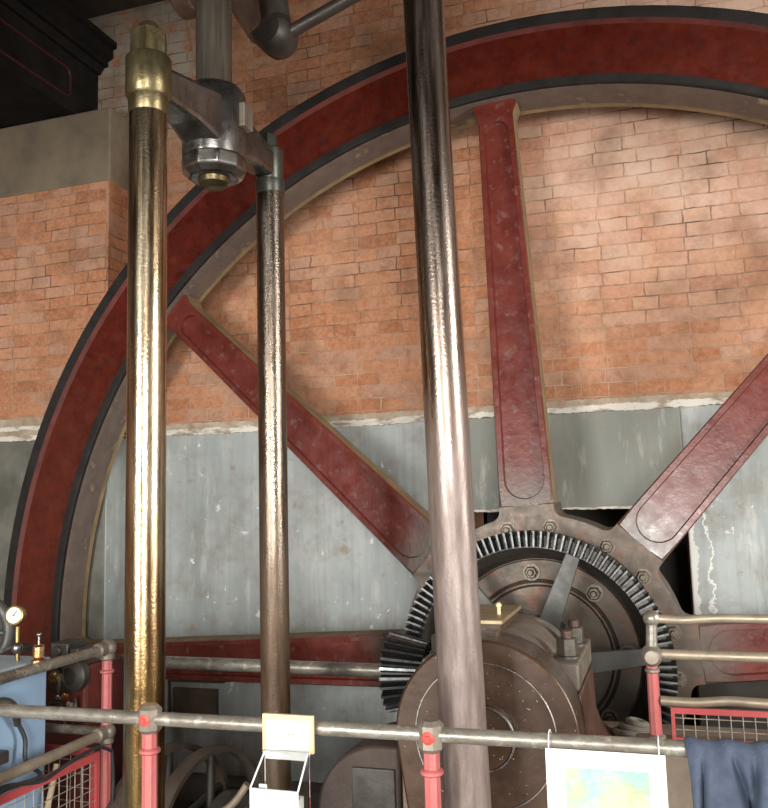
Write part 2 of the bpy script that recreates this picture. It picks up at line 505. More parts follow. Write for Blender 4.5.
def ragged_strip(x0, x1, y0, y1, z0, z1, amp, step=.012):
    """a plaster band with a broken lower and upper edge"""
    bm = B()
    n = int((x1 - x0) / step)
    def edge(z, k):
        ph = [random.uniform(0, 6.28) for _ in range(6)]
        fr = [2.1, 5.3, 11.7, 23, 47, 90]
        return [(x0 + (x1 - x0) * i / n, z + k * amp * (sum(math.sin(f_ * (x1 - x0) * i / n + p) / (1.35 ** q) for q, (f_, p) in enumerate(zip(fr, ph))) * .4 + random.uniform(-.5, .5))) for i in range(n + 1)]
    prism(bm, edge(z0, 1.0) + edge(z1, .6)[::-1], XZ, y0, y1)
    return bm
struct('trim_2', ragged_strip(-3.262, 4.5, 4.645, YW, 2.052, 2.088, .009), 'ledge')
struct('trim_3', ragged_strip(-3.262, 4.5, 4.66, YW, 2.08, 2.122, .010), 'ledge_dirty')
struct('trim_4', ragged_strip(-6.5, -3.262, 4.425, YW, 2.055, 2.085, .006), 'ledge')
struct('trim_5', ragged_strip(-6.5, -3.262, 4.43, YW, 2.12, 2.145, .006), 'ledge')
struct('trim_6', ragged_strip(-6.5, -3.262, 4.44, YW, 2.07, 2.2, .006), 'ledge_dirty')
struct('wall_lower_left', box(B(), -3.262, -1.0, 4.662, YW, 0, 2.06), 'render', bevel=.008)
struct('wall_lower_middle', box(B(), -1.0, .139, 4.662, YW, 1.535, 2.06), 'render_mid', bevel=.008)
struct('trim_7', ragged_strip(-1.0, .139, 4.655, YW, 1.528, 1.542, .004), 'ledge')
struct('wall_lower_right', box(B(), .139, 4.5, 4.662, YW, .93, 2.06), 'render', bevel=.008)
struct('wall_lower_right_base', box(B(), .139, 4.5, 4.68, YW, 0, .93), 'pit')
struct('trim_8', box(B(), -6.5, 4.5, 4.5, YW, 5.06, 5.3), 'timber', bevel=.01)
struct('ceiling', box(B(), -6.5, 4.5, -3.6, 5.0, 5.6, 5.75), 'timber')
bm = B()
box(bm, -6.5, 4.5, -3.6, 3.66, -.1, 0); box(bm, -6.5, -3.95, 3.66, 4.45, -.1, 0); box(bm, 2.85, 4.5, 3.66, 4.7, -.1, 0); box(bm, -3.95, -1.3, 4.5, YW, -.1, 0); box(bm, .4, 2.85, 4.5, YW, -.1, 0)
struct('floor', bm, 'floor')
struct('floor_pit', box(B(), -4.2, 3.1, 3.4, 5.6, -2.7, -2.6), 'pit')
bm = B()
box(bm, -6.5, 4.5, -3.6, .55, 2.95, 3.1); box(bm, -2.9, 4.5, .55, 1.9, 4.3, 4.45); box(bm, -.25, 4.5, 1.9, 3.5, 4.3, 4.45); box(bm, -2.9, -1.95, 1.9, 3.2, 4.3, 4.45)
struct('unseen_shade_slabs', bm, 'timber')  # added unseen slabs that keep window light off the upper rim and wall
bm = B()
box(bm, -4.0, 2.9, 3.60, 3.66, -2.6, -.1); box(bm, -4.2, -3.95, 3.6, 5.5, -2.6, -.1); box(bm, 2.85, 3.05, 3.6, 5.5, -2.6, -.1); box(bm, -4.2, -1.4, 4.5, 4.6, -2.6, -.1); box(bm, .5, 3.05, 4.5, 4.6, -2.6, -.1)
box(bm, -1.4, -1.3, 4.5, 5.5, -2.6, -.1); box(bm, -1.1, -1.0, 5.0, 5.5, -.1, 1.7); box(bm, -1.4, -1.0, 5.0, 5.1, -2.6, 1.7); box(bm, .4, .5, 4.5, 5.5, -2.6, 0); box(bm, .4, .5, 4.72, 5.5, -.1, 1.7); box(bm, -1.4, .5, 5.0, 5.5, 1.6, 1.75)
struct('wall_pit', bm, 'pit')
# walls round the viewer, each with tall windows
def holed_wall(name, fn, u0, u1, wins, z0=0, z1=5.6, d0=0, d1=.3):
    bm = B()
    def slab(a0, a1, b0, b1):
        prism(bm, [(a0, b0), (a1, b0), (a1, b1), (a0, b1)], fn, d0, d1)
    cur = u0
    for a, b, c, d in wins:
        slab(cur, a, z0, z1); slab(a, b, z0, c); slab(a, b, d, z1); cur = b
    slab(cur, u1, z0, z1)
    return struct(name, bm, 'room_brick')
WB = [(-3.2, -1.7, .8, 2.75), (.6, 2.1, .8, 2.75)]
WR = [(.75, 2.35, 1.0, 3.7)]
holed_wall('wall_front', lambda a, b, d: (a, -3.6 - d, b), -6.5, 4.5, WB)
holed_wall('wall_right', lambda a, b, d: (4.5 + d, a, b), -3.6, 5.0, WR)
struct('wall_far_left', box(B(), -6.8, -6.5, -3.6, 5.0, 0, 5.6), 'room_brick')

# ------------------------------------------------------------------ overhead entablature
t = thing('entablature_beam', (-4.2, 4.0, 4.23), 'black overhead beam with cornice and dark red lining above the padstone', 'beam')
bm = B(); box(bm, -4.8, -3.55, .6, YW - .003, 4.23, 4.62)
obj('body', bm, 'entab', t, 0, .004)
bm = B()
prof = [(-3.55, 4.62), (-3.53, 4.62), (-3.50, 4.665), (-3.47, 4.665), (-3.47, 4.70), (-3.43, 4.72), (-3.43, 4.78), (-3.40, 4.79), (-3.40, 4.83), (-4.8, 4.83), (-4.8, 4.62)]
prism(bm, prof, lambda a, b, d: (a, d, b), .2, YW - .003)
obj('cornice', bm, 'entab', t, 0)
bm = B()
def stadium(y0, y1, z0, z1, r, n=6):
    pts = []
    for cy, cz, a0 in ((y1 - r, z1 - r, 0), (y0 + r, z1 - r, 90), (y0 + r, z0 + r, 180), (y1 - r, z0 + r, 270)):
        for i in range(n + 1):
            a = math.radians(a0 + 90 * i / n)
            pts.append((cy + r * math.cos(a), cz + r * math.sin(a)))
    return pts
loop = [V((-3.548, y, z)) for y, z in stadium(1.2, 4.40, 4.315, 4.51, .05)]
tube(bm, loop + [loop[0]], .009, 6, False)
obj('lining', bm, 'stripe', t)

# ------------------------------------------------------------------ flywheel
CX, CZ = -.5573, .8663
CO = (CX, 0, CZ)
YAX = (0, 1, 0)
fw = thing('flywheel', (CX, 4.2, CZ), 'huge dark red cast iron flywheel with eight tapering spokes before the brick wall', 'flywheel')
bm = B()
lathe(bm, [(3.176, 4.222), (2.905, 4.222), (2.905, 4.40), (3.19, 4.40), (3.19, 4.222)], CO, YAX, 180, True)
obj('rim', bm, 'red', fw, 30)
bm = B()
lathe(bm, [(3.192, 4.20), (3.174, 4.222), (3.174, 4.24), (3.19, 4.24)], CO, YAX, 180, True)
obj('rim_moulding', bm, 'dark_red', fw, 30)
bm = B()
lathe(bm, [(3.192, 4.20), (3.25, 4.20), (3.258, 4.207), (3.258, 4.414), (3.25, 4.42), (3.192, 4.42)], CO, YAX, 180, True)
obj('outer_flange', bm, 'black', fw, 30)
bm = B()
lathe(bm, [(2.905, 4.22), (2.898, 4.20), (2.864, 4.20), (2.857, 4.207), (2.857, 4.235), (2.905, 4.235)], CO, YAX, 180, True)
obj('inner_flange', bm, 'black', fw, 30)
bm = B()
lathe(bm, [(2.856, 4.23), (2.845, 4.25), (2.83, 4.395), (2.822, 4.42), (2.905, 4.42), (2.905, 4.23)], CO, YAX, 180, True, mis=[0, 0, 1, 1, 0, 0])
obj('inner_band', bm, ['band', 'ochre'], fw, 30)

ANG0 = 93.0
def spoke_mesh():
    """spoke along +a (radial), b across; y depth; front leans from hub to rim"""
    bm = B()
    r0, r1 = .69, 2.845
    yf = lambda a: 3.9895 + max(0, a - .69) / 2.11 * (4.245 - 3.9895)
    def hw(a):
        w = .129 - .035 * (a - .70) / 2.05
        if a > 2.74: w += .040 * ((a - 2.74) / .105) ** 2.2
        return w
    ra, rb, ns, ne = .825, 2.665, 36, 30
    iw = lambda a: hw(a) - .030
    def exit_pt(c, th):
        lo, hi = 0.0, .6
        inside = lambda t: r0 <= c + t * math.cos(th) <= r1 and abs(t * math.sin(th)) <= hw(c + t * math.cos(th))
        t = .05
        while t < .6 and inside(t): t += .002
        lo, hi = t - .002, t
        for _ in range(20):
            m_ = (lo + hi) / 2
            if inside(m_): lo = m_
            else: hi = m_
        return (c + lo * math.cos(th), lo * math.sin(th))
    outer, inner = [], []
    for k in range(ns + 1):
        a = ra + (rb - ra) * k / ns
        outer.append((a, hw(a))); inner.append((a, iw(a)))
    cor1 = math.atan2(hw(r1), r1 - rb); cor0 = math.atan2(hw(r0), ra - r0)
    def angs(c):
        A = [PI / 2 + (c - PI / 2) * k / (ne // 3) for k in range(1, ne // 3 + 1)]
        A += [c - 2 * c * k / (ne // 3) for k in range(1, ne // 3 + 1)]
        return A + [-c + (c - PI / 2) * k / (ne // 3) for k in range(1, ne // 3)]
    for th in angs(cor1):
        outer.append(exit_pt(rb, th)); inner.append((rb + iw(rb) * math.cos(th), iw(rb) * math.sin(th)))
    for k in range(ns, -1, -1):
        a = ra + (rb - ra) * k / ns
        outer.append((a, -hw(a))); inner.append((a, -iw(a)))
    for th in angs(cor0):
        th = PI + th
        outer.append(exit_pt(ra, th)); inner.append((ra + iw(ra) * math.cos(th), iw(ra) * math.sin(th)))
    ne = len(angs(cor1)) + 1
    def ring(pts, dy, k=1.0, ka=0):
        return [bm.verts.new((a, yf(a) + dy, b * k)) for a, b in pts]
    n = len(outer)
    back = ring(outer, .15); f0 = ring(outer, .012)
    o2 = [(a + (b_[0] - a) * .22, b + (b_[1] - b) * .22) if PI else None for (a, b), b_ in zip(outer, inner)]
    o2 = [(p[0], p[1]) if .70 < p[0] < 2.72 else q for p, q in zip(o2, outer)]
    f1 = ring(o2, 0)
    i0 = ring(inner, 0)
    inn = [(ra + (a - ra) * .95 if a < ra else rb + (a - rb) * .95 if a > rb else a, b * .95) for a, b in inner]
    i1 = ring(inn, .024)
    def bridge(A, C, mi=0):
        for k in range(n):
            f = bm.faces.new((A[k], A[(k + 1) % n], C[(k + 1) % n], C[k])); f.material_index = mi
    bridge(back, f0, 1); bridge(f0, f1); bridge(f1, i0); bridge(i0, i1)
    # recessed panel floor as strips
    h = ns + 1
    Lp, Rp = i1[:h], i1[h + ne - 1:h + ne - 1 + h][::-1]
    for k in range(h - 1):
        bm.faces.new((Lp[k], Lp[k + 1], Rp[k + 1], Rp[k]))
    bm.faces.new([Lp[-1]] + i1[h:h + ne - 1] + [Rp[-1]])
    bm.faces.new([Rp[0]] + i1[h + ne - 1 + h:] + [Lp[0]])
    bm.faces.new(back)
    return bm
bm = spoke_mesh()
bmesh.ops.recalc_face_normals(bm, faces=bm.faces[:])
bmesh.ops.translate(bm, verts=bm.verts[:], vec=(0, -4.2, 0))
sm = bpy.data.meshes.new('spoke'); bm.to_mesh(sm); bm.free()
sm.materials.append(M['spoke']); sm.materials.append(M['ochre'])
sm.polygons.foreach_set('use_smooth', [True] * len(sm.polygons)); sm.set_sharp_from_angle(angle=math.radians(35))
for k in range(8):
    o = bpy.data.objects.new('spoke', sm); COL.objects.link(o); o.parent = fw
    o.rotation_euler = (0, -math.radians(ANG0 + 45 * k), 0)
# hub
bm = B()
lathe(bm, [(.455, 3.995), (.463, 3.994), (.63, 3.994), (.63, 4.0), (.63, 4.30), (.10, 4.30), (.10, 4.035), (.318, 4.035), (.324, 4.012), (.331, 4.004), (.338, 4.004), (.344, 4.013), (.35, 4.024), (.356, 4.012), (.442, 4.008), (.447, 4.02), (.455, 4.02)], CO, YAX, 96, True)
hubo = obj('hub', bm, 'iron', fw, 30)
# scalloped spider plate: circle between the spokes, filleted into each root
def spider():
    w_, ro_, R_ = .1292, .05, .658
    ca_, cb_ = math.sqrt((R_ + ro_) ** 2 - (w_ + ro_) ** 2), w_ + ro_
    half = []
    gap0 = math.atan2(cb_, ca_)
    for k in range(6):                       # fillet arc, from the spoke edge out to the circle
        t0, t1 = -PI / 2, math.atan2(-cb_, -ca_)
        t = t0 + (t1 - t0) * k / 5
        half.append((ca_ + ro_ * math.cos(t), cb_ + ro_ * math.sin(t)))
    side = [(.702, w_)] + half
    one = [(.702, w_ * (-.5 + .5 * k)) for k in (0, 1, 2)] + side
    tip = [(.702, -w_ * .5), (.702, 0.0), (.702, w_ * .5)]
    lower = [(a, -b) for a, b in side[::-1]]
    step = [(R_ * math.cos(gap0 + (PI / 4 - 2 * gap0) * k / 8), R_ * math.sin(gap0 + (PI / 4 - 2 * gap0) * k / 8)) for k in range(1, 8)]
    unit = lower + tip + side + step
    out = []
    for k in range(8):
        c, s_ = math.cos(math.radians(ANG0 + 45 * k)), math.sin(math.radians(ANG0 + 45 * k))
        out += [(a * c - b * s_, a * s_ + b * c) for a, b in unit]
    bm = B()
    rings = []
    for y, k_ in ((4.30, 1.0), (3.998, 1.0), (3.989, .994)):
        rings.append([bm.verts.new((CX + a * k_, y, CZ + b * k_)) for a, b in out])
    inn = []
    for a, b in out:
        h = math.hypot(a, b); inn.append((CX + a / h * .457, 3.989, CZ + b / h * .457))
    rings.append([bm.verts.new(p) for p in inn])
    rings.append([bm.verts.new((p[0], 4.02, p[2])) for p in inn])
    n = len(out)
    for A, C in zip(rings, rings[1:]):
        for k in range(n): bm.faces.new((A[k], A[(k + 1) % n], C[(k + 1) % n], C[k]))
    return bm
obj('spider_plate', spider(), 'iron', fw, 30)
# hub bolts
def bolt_bm(o, rw, rn, h):
    bm = B()
    o = V(o)
    lathe(bm, [(0, 0), (rw, 0), (rw, -.006), (0, -.006)], o, YAX, 20)
    lathe(bm, [(0, -.006), (rn, -.006), (rn, -.006 - h * .8), (rn * .82, -.006 - h), (0, -.006 - h)], o, YAX, 6)
    lathe(bm, [(0, -.006 - h), (rn * .5, -.006 - h), (rn * .5, -.012 - h * 1.4), (rn * .35, -.012 - h * 1.6), (0, -.012 - h * 1.6)], o, YAX, 12)
    return bm
first = {}
for k in range(8):
    for s in (-1, 1):
        a = math.radians(ANG0 - .4 + 45 * k + s * 9.7)
        p = (CX + .599 * math.cos(a), 3.99, CZ + .599 * math.sin(a))
        if 'hub' not in first:
            first['hub'] = obj('bolt', bolt_bm(p, .037, .030, .030), 'bolt', fw); p0 = V(p)
        else:
            part_at(first['hub'], 'bolt', fw, V(p) - p0)
for k in range(8):
    a = math.radians(92 + 43.0 * 0 - 45 * k + 2)
    p = (CX + .388 * math.cos(a), 4.008, CZ + .388 * math.sin(a))
    if 'in' not in first:
        first['in'] = obj('bolt', bolt_bm(p, .040, .030, .030), 'bolt', fw); p1 = V(p)
    else:
        part_at(first['in'], 'bolt', fw, V(p) - p1)
# toothed barring ring on the front of the hub
bm = B()
lathe(bm, [(.515, 3.765), (.570, 3.77), (.574, 3.80), (.574, 3.99), (.452, 3.99), (.508, 3.775)], CO, YAX, 120, True)
gr = obj('ring_gear', bm, 'iron_dark', fw, 30)
bm = B()
NT = 112
for k in range(NT):
    a = 2 * PI * k / NT
    ca, sa = math.cos(a), math.sin(a)
    def P(r, t, y): return bm.verts.new((CX + r * ca - t * sa, y, CZ + r * sa + t * ca))
    ri, ro = .520, .590
    base = [P(ri, -.0105, 3.775), P(ri, .0105, 3.775), P(ro, .0105, 3.80), P(ro, -.0105, 3.80)]
    top = [P(ri, -.0036, 3.712), P(ri, .0036, 3.712), P(ro, .0042, 3.704), P(ro, -.0042, 3.704)]
    f = bm.faces.new(top); f.material_index = 0
    for i in range(4):
        f = bm.faces.new((base[i], base[(i + 1) % 4], top[(i + 1) % 4], top[i])); f.material_index = 1
obj('gear_teeth', bm, ['tooth', 'grease'], gr, 0)
for ang in (68, 8, 128, 188, 248, 308):
    a = math.radians(ang)
    ca, sa = math.cos(a), math.sin(a)
    pts = [(.12, -.05), (.52, -.031), (.52, .031), (.12, .05)]
    bm = B()
    prism(bm, pts, lambda r, t_, d: (CX + r * ca - t_ * sa, d, CZ + r * sa + t_ * ca), 3.715, 3.745)
    obj('gear_arm', bm, 'bar', fw, 0, .003)
bm = B()
lathe(bm, [(.07, 3.70), (.17, 3.70), (.185, 3.72), (.185, 4.03), (.07, 4.03)], CO, YAX, 48, True)
obj('hub_boss', bm, 'iron_dark', fw, 30)

# ------------------------------------------------------------------ crank disc and shaft
ck = thing('crank', (CX, 2.75, .2), 'oily brown crank web with bright glint rings behind the leaning steel rod', 'crank')
def hull2(r1, z1, r2, z2, n=40):
    d = z1 - z2
    al = math.asin((r1 - r2) / d)
    pts = []
    for i in range(n + 1):
        a = -al + (PI + 2 * al) * i / n
        pts.append((CX + r1 * math.cos(a), z1 + r1 * math.sin(a)))
    for i in range(n // 2 + 1):
        a = PI + al + (PI - 2 * al) * i / (n // 2)
        pts.append((CX + r2 * math.cos(a), z2 + r2 * math.sin(a)))
    return pts
bm = B()
prism(bm, hull2(.291, CZ, .20, .24), XZ, 2.665, 2.86)
obj('web', bm, 'crank', ck, 30, .008)
bm = B()
lathe(bm, [(0, 2.635), (.09, 2.635), (.098, 2.643), (.098, 2.67), (0, 2.67)], CO, YAX, 48)
obj('boss', bm, 'crank', ck, 30)
for R, r in ((.222, .0022), (.0965, .0042)):
    obj('glint_ring', torus(B(), (CX, 2.663 if R > .1 else 2.637, CZ), YAX, R, r, 72, 6), 'steel', ck)  # bright rings put in for reflections along the turned edges
obj('shaft', cyl(B(), (CX, 2.85, CZ), (CX, 4.5, CZ), .11, n=40), 'iron_dark', ck)
obj('crank_pin', cyl(B(), (CX, 2.34, .24), (CX, 2.67, .24), .05, n=32, ch=.004), 'steel', ck)

# ------------------------------------------------------------------ connecting rod
cr = thing('connecting_rod', (-.559, 2.45, .24), 'thick leaning steel connecting rod, shiny above and dull below, crossing the crank', 'connecting rod')
bm = B()
def crp(z): return V((-.569 - (z - .726) * .0206, 2.45, z))
prof = [.32, .5, .73, 1.2, 1.8, 2.4, 3.2, 4.0, 4.7, 5.5]
tube(bm, [crp(z) for z in prof], [.0675, .0675, .0673, .0672, .0665, .0655, .0645, .0625, .061, .06], 48)
obj('shank', bm, 'rod_steel', cr, 50)
bm = B(); box(bm, CX - .10, CX + .10, 2.39, 2.51, .10, .36)
obj('big_end', bm, 'iron_brown', cr, 30, .012)

# ------------------------------------------------------------------ main bearing
pb = thing('plummer_block', (CX, 3.2, .70), 'main shaft bearing with worn buff cap and hex nuts behind the crank', 'bearing')
bm = B()
pts = [(-.36, .70), (-.325, .712), (-.295, .74), (-.28, .79), (-.274, .945), (.274, .945), (.28, .79), (.295, .74), (.325, .712), (.36, .70)]
prism(bm, [(CX + a, b) for a, b in pts], XZ, 2.93, 3.46)
obj('pedestal', bm, 'pedestal', pb, 30, .012)
bm = B()
pts = [(-.272, .955), (-.272, 1.045), (-.19, 1.05)]
for i in range(17):
    a = math.radians(150 - 120 * i / 16)
    pts.append((.205 * math.cos(a) , .945 + .19 * math.sin(a)))
pts += [(.19, 1.05), (.272, 1.045), (.272, .955)]
prism(bm, [(CX + a, b) for a, b in pts], XZ, 2.93, 3.46)
obj('cap', bm, 'cap', pb, 30, .014)
for sx in (-1, 1):
    for y in (3.04, 3.30):
        x = CX + sx * .225
        bm = B()
        cyl(bm, (x, y, 1.04), (x, y, 1.052), .044, n=28)
        cyl(bm, (x, y, 1.052), (x, y, 1.112), .037, n=6, ch=.003, phase=.3 * y)
        nt_ = obj('nut', bm, 'nut', pb, 25)
        obj('stud', cyl(B(), (x, y, 1.11), (x, y, 1.138), .02, n=20, ch=.003), 'iron_brown', nt_)
bm = B()
box(bm, -.71, -.555, 3.0, 3.40, 1.11, 1.16)
oil = obj('oil_box', bm, 'iron_brown', pb, 0, .006)
bm = B(); box(bm, -.72, -.545, 2.98, 3.42, 1.16, 1.175)
obj('oil_box_lid', bm, 'brass_pale', oil, 0, .003)
bm = B(); cyl(bm, (-.585, 3.14, 1.175), (-.585, 3.14, 1.20), .007, n=12); sphere(bm, (-.585, 3.14, 1.207), .011, 1, 12)
obj('lid_knob', bm, 'cream', oil)

tag(obj('foundation_block', box(B(), -.918, .42, 2.92, 3.62, 0, .70), 'stone', None, 0, .03), 'weathered stone foundation block under the main bearing', 'stone block')
bm = B()
for i in range(3):
    torus(bm, (-.15 + .012 * i, 3.40, .714 + .016 * i), (.1 * i, .06, 1), .055 - .012 * i, .014, 24, 8)
sphere(bm, (-.14, 3.40, .722), .05, .4, 16)
tag(obj('cleaning_rag', bm, 'rag'), 'crumpled grey rag lying on the stone beside the bearing', 'rag')

# ------------------------------------------------------------------ barring shaft with bevel pinion
ps = thing('barring_shaft', (-2.2, 3.55, .872), 'long grey barring shaft carrying a black conical pinion beside the flywheel hub', 'shaft')
bm = B(); cyl(bm, (-3.4, 3.55, .872), (-.90, 3.55, .872), .029, n=28, ch=.004)
obj('shaft', bm, 'rail', ps)
bm = B()
PO = (0, 3.55, .872)
XA = (1, 0, 0)
lathe(bm, [(.02, -1.14), (.140, -1.14), (.100, -.97), (.06, -.97), (.06, -.94), (.02, -.94)], PO, XA, 68, True)
pn = obj('bevel_pinion', bm, 'grease', ps, 30)
bm = B()
NP = 26
for k in range(NP):
    a = 2 * PI * k / NP
    ca, sa = math.cos(a), math.sin(a)
    def P(x, r, t_): return bm.verts.new((x, 3.55 + r * ca - t_ * sa, .872 + r * sa + t_ * ca))
    base = [P(-1.14, .138, -.013), P(-1.14, .138, .013), P(-.97, .098, .009), P(-.97, .098, -.009)]
    top = [P(-1.14, .170, -.006), P(-1.14, .170, .006), P(-.97, .126, .0045), P(-.97, .126, -.0045)]
    f = bm.faces.new(top); f.material_index = 0
    for i in range(4):
        f = bm.faces.new((base[i], base[(i + 1) % 4], top[(i + 1) % 4], top[i])); f.material_index = 1
obj('pinion_teeth', bm, ['tooth', 'grease'], pn, 0)
bm = B(); cyl(bm, (-.945, 3.55, .872), (-.90, 3.55, .872), .045, n=24, ch=.005)
obj('end_collar', bm, 'iron_dark', ps)
bm = B(); box(bm, -3.2, -3.08, 3.47, 3.63, 0, .84); box(bm, -3.22, -3.06, 3.48, 3.62, .84, .93)
obj('bearing_stand', bm, 'iron_dark', ps, 0, .01)
bm = B(); box(bm, -.90, -.835, 3.50, 3.6, .70, .95)
obj('end_bearing', bm, 'cap', ps, 0, .008)

# ------------------------------------------------------------------ piston rods and crosshead
RX = -1.472
r1 = thing('piston_rod', (RX, 2.2, 0), 'bright bronze-toned piston rod nearest the front rail, with hex nut on top', 'piston rod')
bm = B(); cyl(bm, (RX, 2.2, 0), (RX, 2.2, 2.90), .0592, n=56)
obj('shank', bm, 'rod_gold', r1, 50)
bm = B(); lathe(bm, [(0, 2.842), (.058, 2.842), (.0615, 2.848), (.0635, 2.895), (0, 2.895)], (RX, 2.2, 0), n=48)
obj('collar', bm, 'gold_head', r1)
bm = B(); cyl(bm, (RX, 2.2, 3.035), (RX, 2.2, 3.122), .062, n=6, ch=.004, phase=.45)
nu = obj('nut', bm, 'gold_head', r1, 20)
bm = B(); lathe(bm, [(0, 3.115), (.036, 3.115), (.036, 3.138), (.028, 3.15), (0, 3.152)], (RX, 2.2, 0), n=28)
obj('stud_end', bm, 'gold_head', nu)
r2 = thing('piston_rod', (RX + .006, 3.08, 0), 'dark speckled steel piston rod hanging behind the small white display case', 'piston rod')
x2, y2 = RX + .004, 3.08
bm = B(); cyl(bm, (x2, y2, 0), (x2, y2, 2.90), .0578, n=56)
obj('shank', bm, 'rod_dark', r2, 50)
bm = B(); lathe(bm, [(0, 2.885), (.057, 2.885), (.061, 2.89), (.061, 2.945), (0, 2.945)], (x2, y2, 0), n=48)
obj('collar', bm, 'green_dark', r2)
bm = B(); cyl(bm, (x2, y2, 3.085), (x2, y2, 3.15), .036, n=6, ch=.004, phase=.2)
obj('nut', bm, 'green_dark', r2, 20)

ch = thing('crosshead', (RX, 2.64, 2.8), 'grey steel crosshead yoke joining the tops of both piston rods', 'crosshead')
YC = 2.62
bm = B()
lathe(bm, [(0, 2.895), (.064, 2.895), (.072, 2.905), (.072, 3.028), (.066, 3.036), (0, 3.036)], (RX, 2.2, 0), n=48)
obj('boss', bm, 'gold_head', ch)
bm = B()
lathe(bm, [(0, 2.945), (.052, 2.945), (.056, 2.952), (.056, 3.08), (.05, 3.086), (0, 3.086)], (x2, y2, 0), n=48)
obj('boss', bm, 'green_dark', ch)
bm = B()
lathe(bm, [(0, 2.86), (.113, 2.86), (.116, 2.868), (.116, 3.10), (.10, 3.125), (.075, 3.135), (0, 3.135)], (RX, YC, 0), n=56)
obj('center_boss', bm, 'steel_head', ch)
def arm(y0, y1, z0, z1, z2, z3, w0, w1):
    bm = B()
    a = [bm.verts.new((RX + s * w0, y0, z)) for s, z in ((-1, z0), (1, z0), (1, z1), (-1, z1))]
    ym = (y0 + y1) / 2
    m_ = [bm.verts.new((RX + s * (w0 + w1) / 2 * .9, ym, z)) for s, z in ((-1, (z0 + z2) / 2 + .02), (1, (z0 + z2) / 2 + .02), (1, (z1 + z3) / 2), (-1, (z1 + z3) / 2))]
    b_ = [bm.verts.new((RX + s * w1, y1, z)) for s, z in ((-1, z2), (1, z2), (1, z3), (-1, z3))]
    for A, C in ((a, m_), (m_, b_)):
        for k in range(4): bm.faces.new((A[k], A[(k + 1) % 4], C[(k + 1) % 4], C[k]))
    bm.faces.new(a[::-1]); bm.faces.new(b_)
    return bm
obj('yoke_arm', arm(2.23, YC - .03, 2.91, 3.02, 2.875, 3.09, .05, .085), 'steel_head', ch, 0, .018)
obj('yoke_arm', arm(YC + .03, 3.05, 2.875, 3.09, 2.955, 3.07, .085, .042), 'steel_head', ch, 0, .018)
bm = B(); lathe(bm, [(0, 2.785), (.09, 2.785), (.118, 2.81), (.121, 2.845), (.121, 2.86), (0, 2.86)], (RX, YC, 0), n=10)
rn = obj('ring_nut', bm, 'steel_head', ch, 20, .006)
bm = B(); lathe(bm, [(0, 2.752), (.035, 2.754), (.056, 2.768), (.06, 2.787), (0, 2.787)], (RX, YC, 0), n=32)
obj('pin_end', bm, 'gold_head', rn)
bm = B(); box(bm, RX + .095, RX + .135, YC - .02, YC + .05, 2.965, 3.055)
obj('cotter', bm, 'cap', ch, 0, .005)
tag(obj('hanging_link', cyl(B(), (RX, YC, 3.13), (RX, YC, 5.3), .066, n=48), 'link_steel'), 'upright round steel link rising out of the crosshead centre', 'link')

# overhead lever of the parallel motion
lv = thing('radius_rod', (-1.40, 3.0, 3.55), 'dark jointed lever with brass ring and thin rod high above the crosshead', 'lever')
bm = B(); tube(bm, smooth_path([(-1.66, 2.9, 3.98), (-1.52, 2.96, 3.74), (-1.43, 3.0, 3.575)]), [.09] * 17, 20)
obj('arm', bm, 'iron_brown', lv)
bm = B(); torus(bm, (-1.445, 2.995, 3.60), (.09, .04, -.16), .068, .02, 32, 8)
obj('brass_ring', bm, 'brass', lv)
bm = B(); lathe(bm, [(0, -.075), (.062, -.075), (.078, -.05), (.082, 0), (.078, .05), (.062, .075), (0, .075)], (-1.395, 3.0, 3.535), (.12, 1, .0), 32); cyl(bm, (-1.365, 2.94, 3.56), (-1.40, 2.94, 3.80), .06, n=20)
obj('knuckle', bm, 'knuckle', lv)
bm = B(); tube(bm, [(-1.36, 3.0, 3.53), (-.70, 3.0, 3.755)], .027, 20)
obj('rod', bm, 'knuckle', lv)
bm = B(); cyl(bm, (-1.86, 3.0, 3.83), (-1.2, 3.0, 3.83), .11, n=32, ch=.01); cyl(bm, (RX, YC, 3.83), (RX, 3.0, 3.83), .09, n=28, ch=.01)
obj('link_head', bm, 'iron_brown', lv)

# ------------------------------------------------------------------ railings
def octo_post(bm, x, y, z0, z1, r):
    """fluted post: eight shallow hollows, slight taper"""
    n = 32
    rings = []
    for z, k in ((z0, 1.08), (z0 + .05, 1.0), (z1 - .02, .93), (z1, .93)):
        rings.append([bm.verts.new((x + r * k * (1 - .10 * abs(math.sin(4 * 2 * PI * i / n))) * math.cos(2 * PI * i / n),
                                    y + r * k * (1 - .10 * abs(math.sin(4 * 2 * PI * i / n))) * math.sin(2 * PI * i / n), z)) for i in range(n)])
    for A, C in zip(rings, rings[1:]):
        for i in range(n): bm.faces.new((A[i], A[(i + 1) % n], C[(i + 1) % n], C[i]))
    bm.faces.new(rings[0][::-1]); bm.faces.new(rings[-1])
    return bm
def ring_collar(x, y, z, r):
    return lathe(B(), [(r * .8, z - .008), (r * 1.08, z - .007), (r * 1.30, z - .003), (r * 1.30, z + .003), (r * 1.08, z + .007), (r * .8, z + .008)], (x, y, 0), n=28, closed=True)

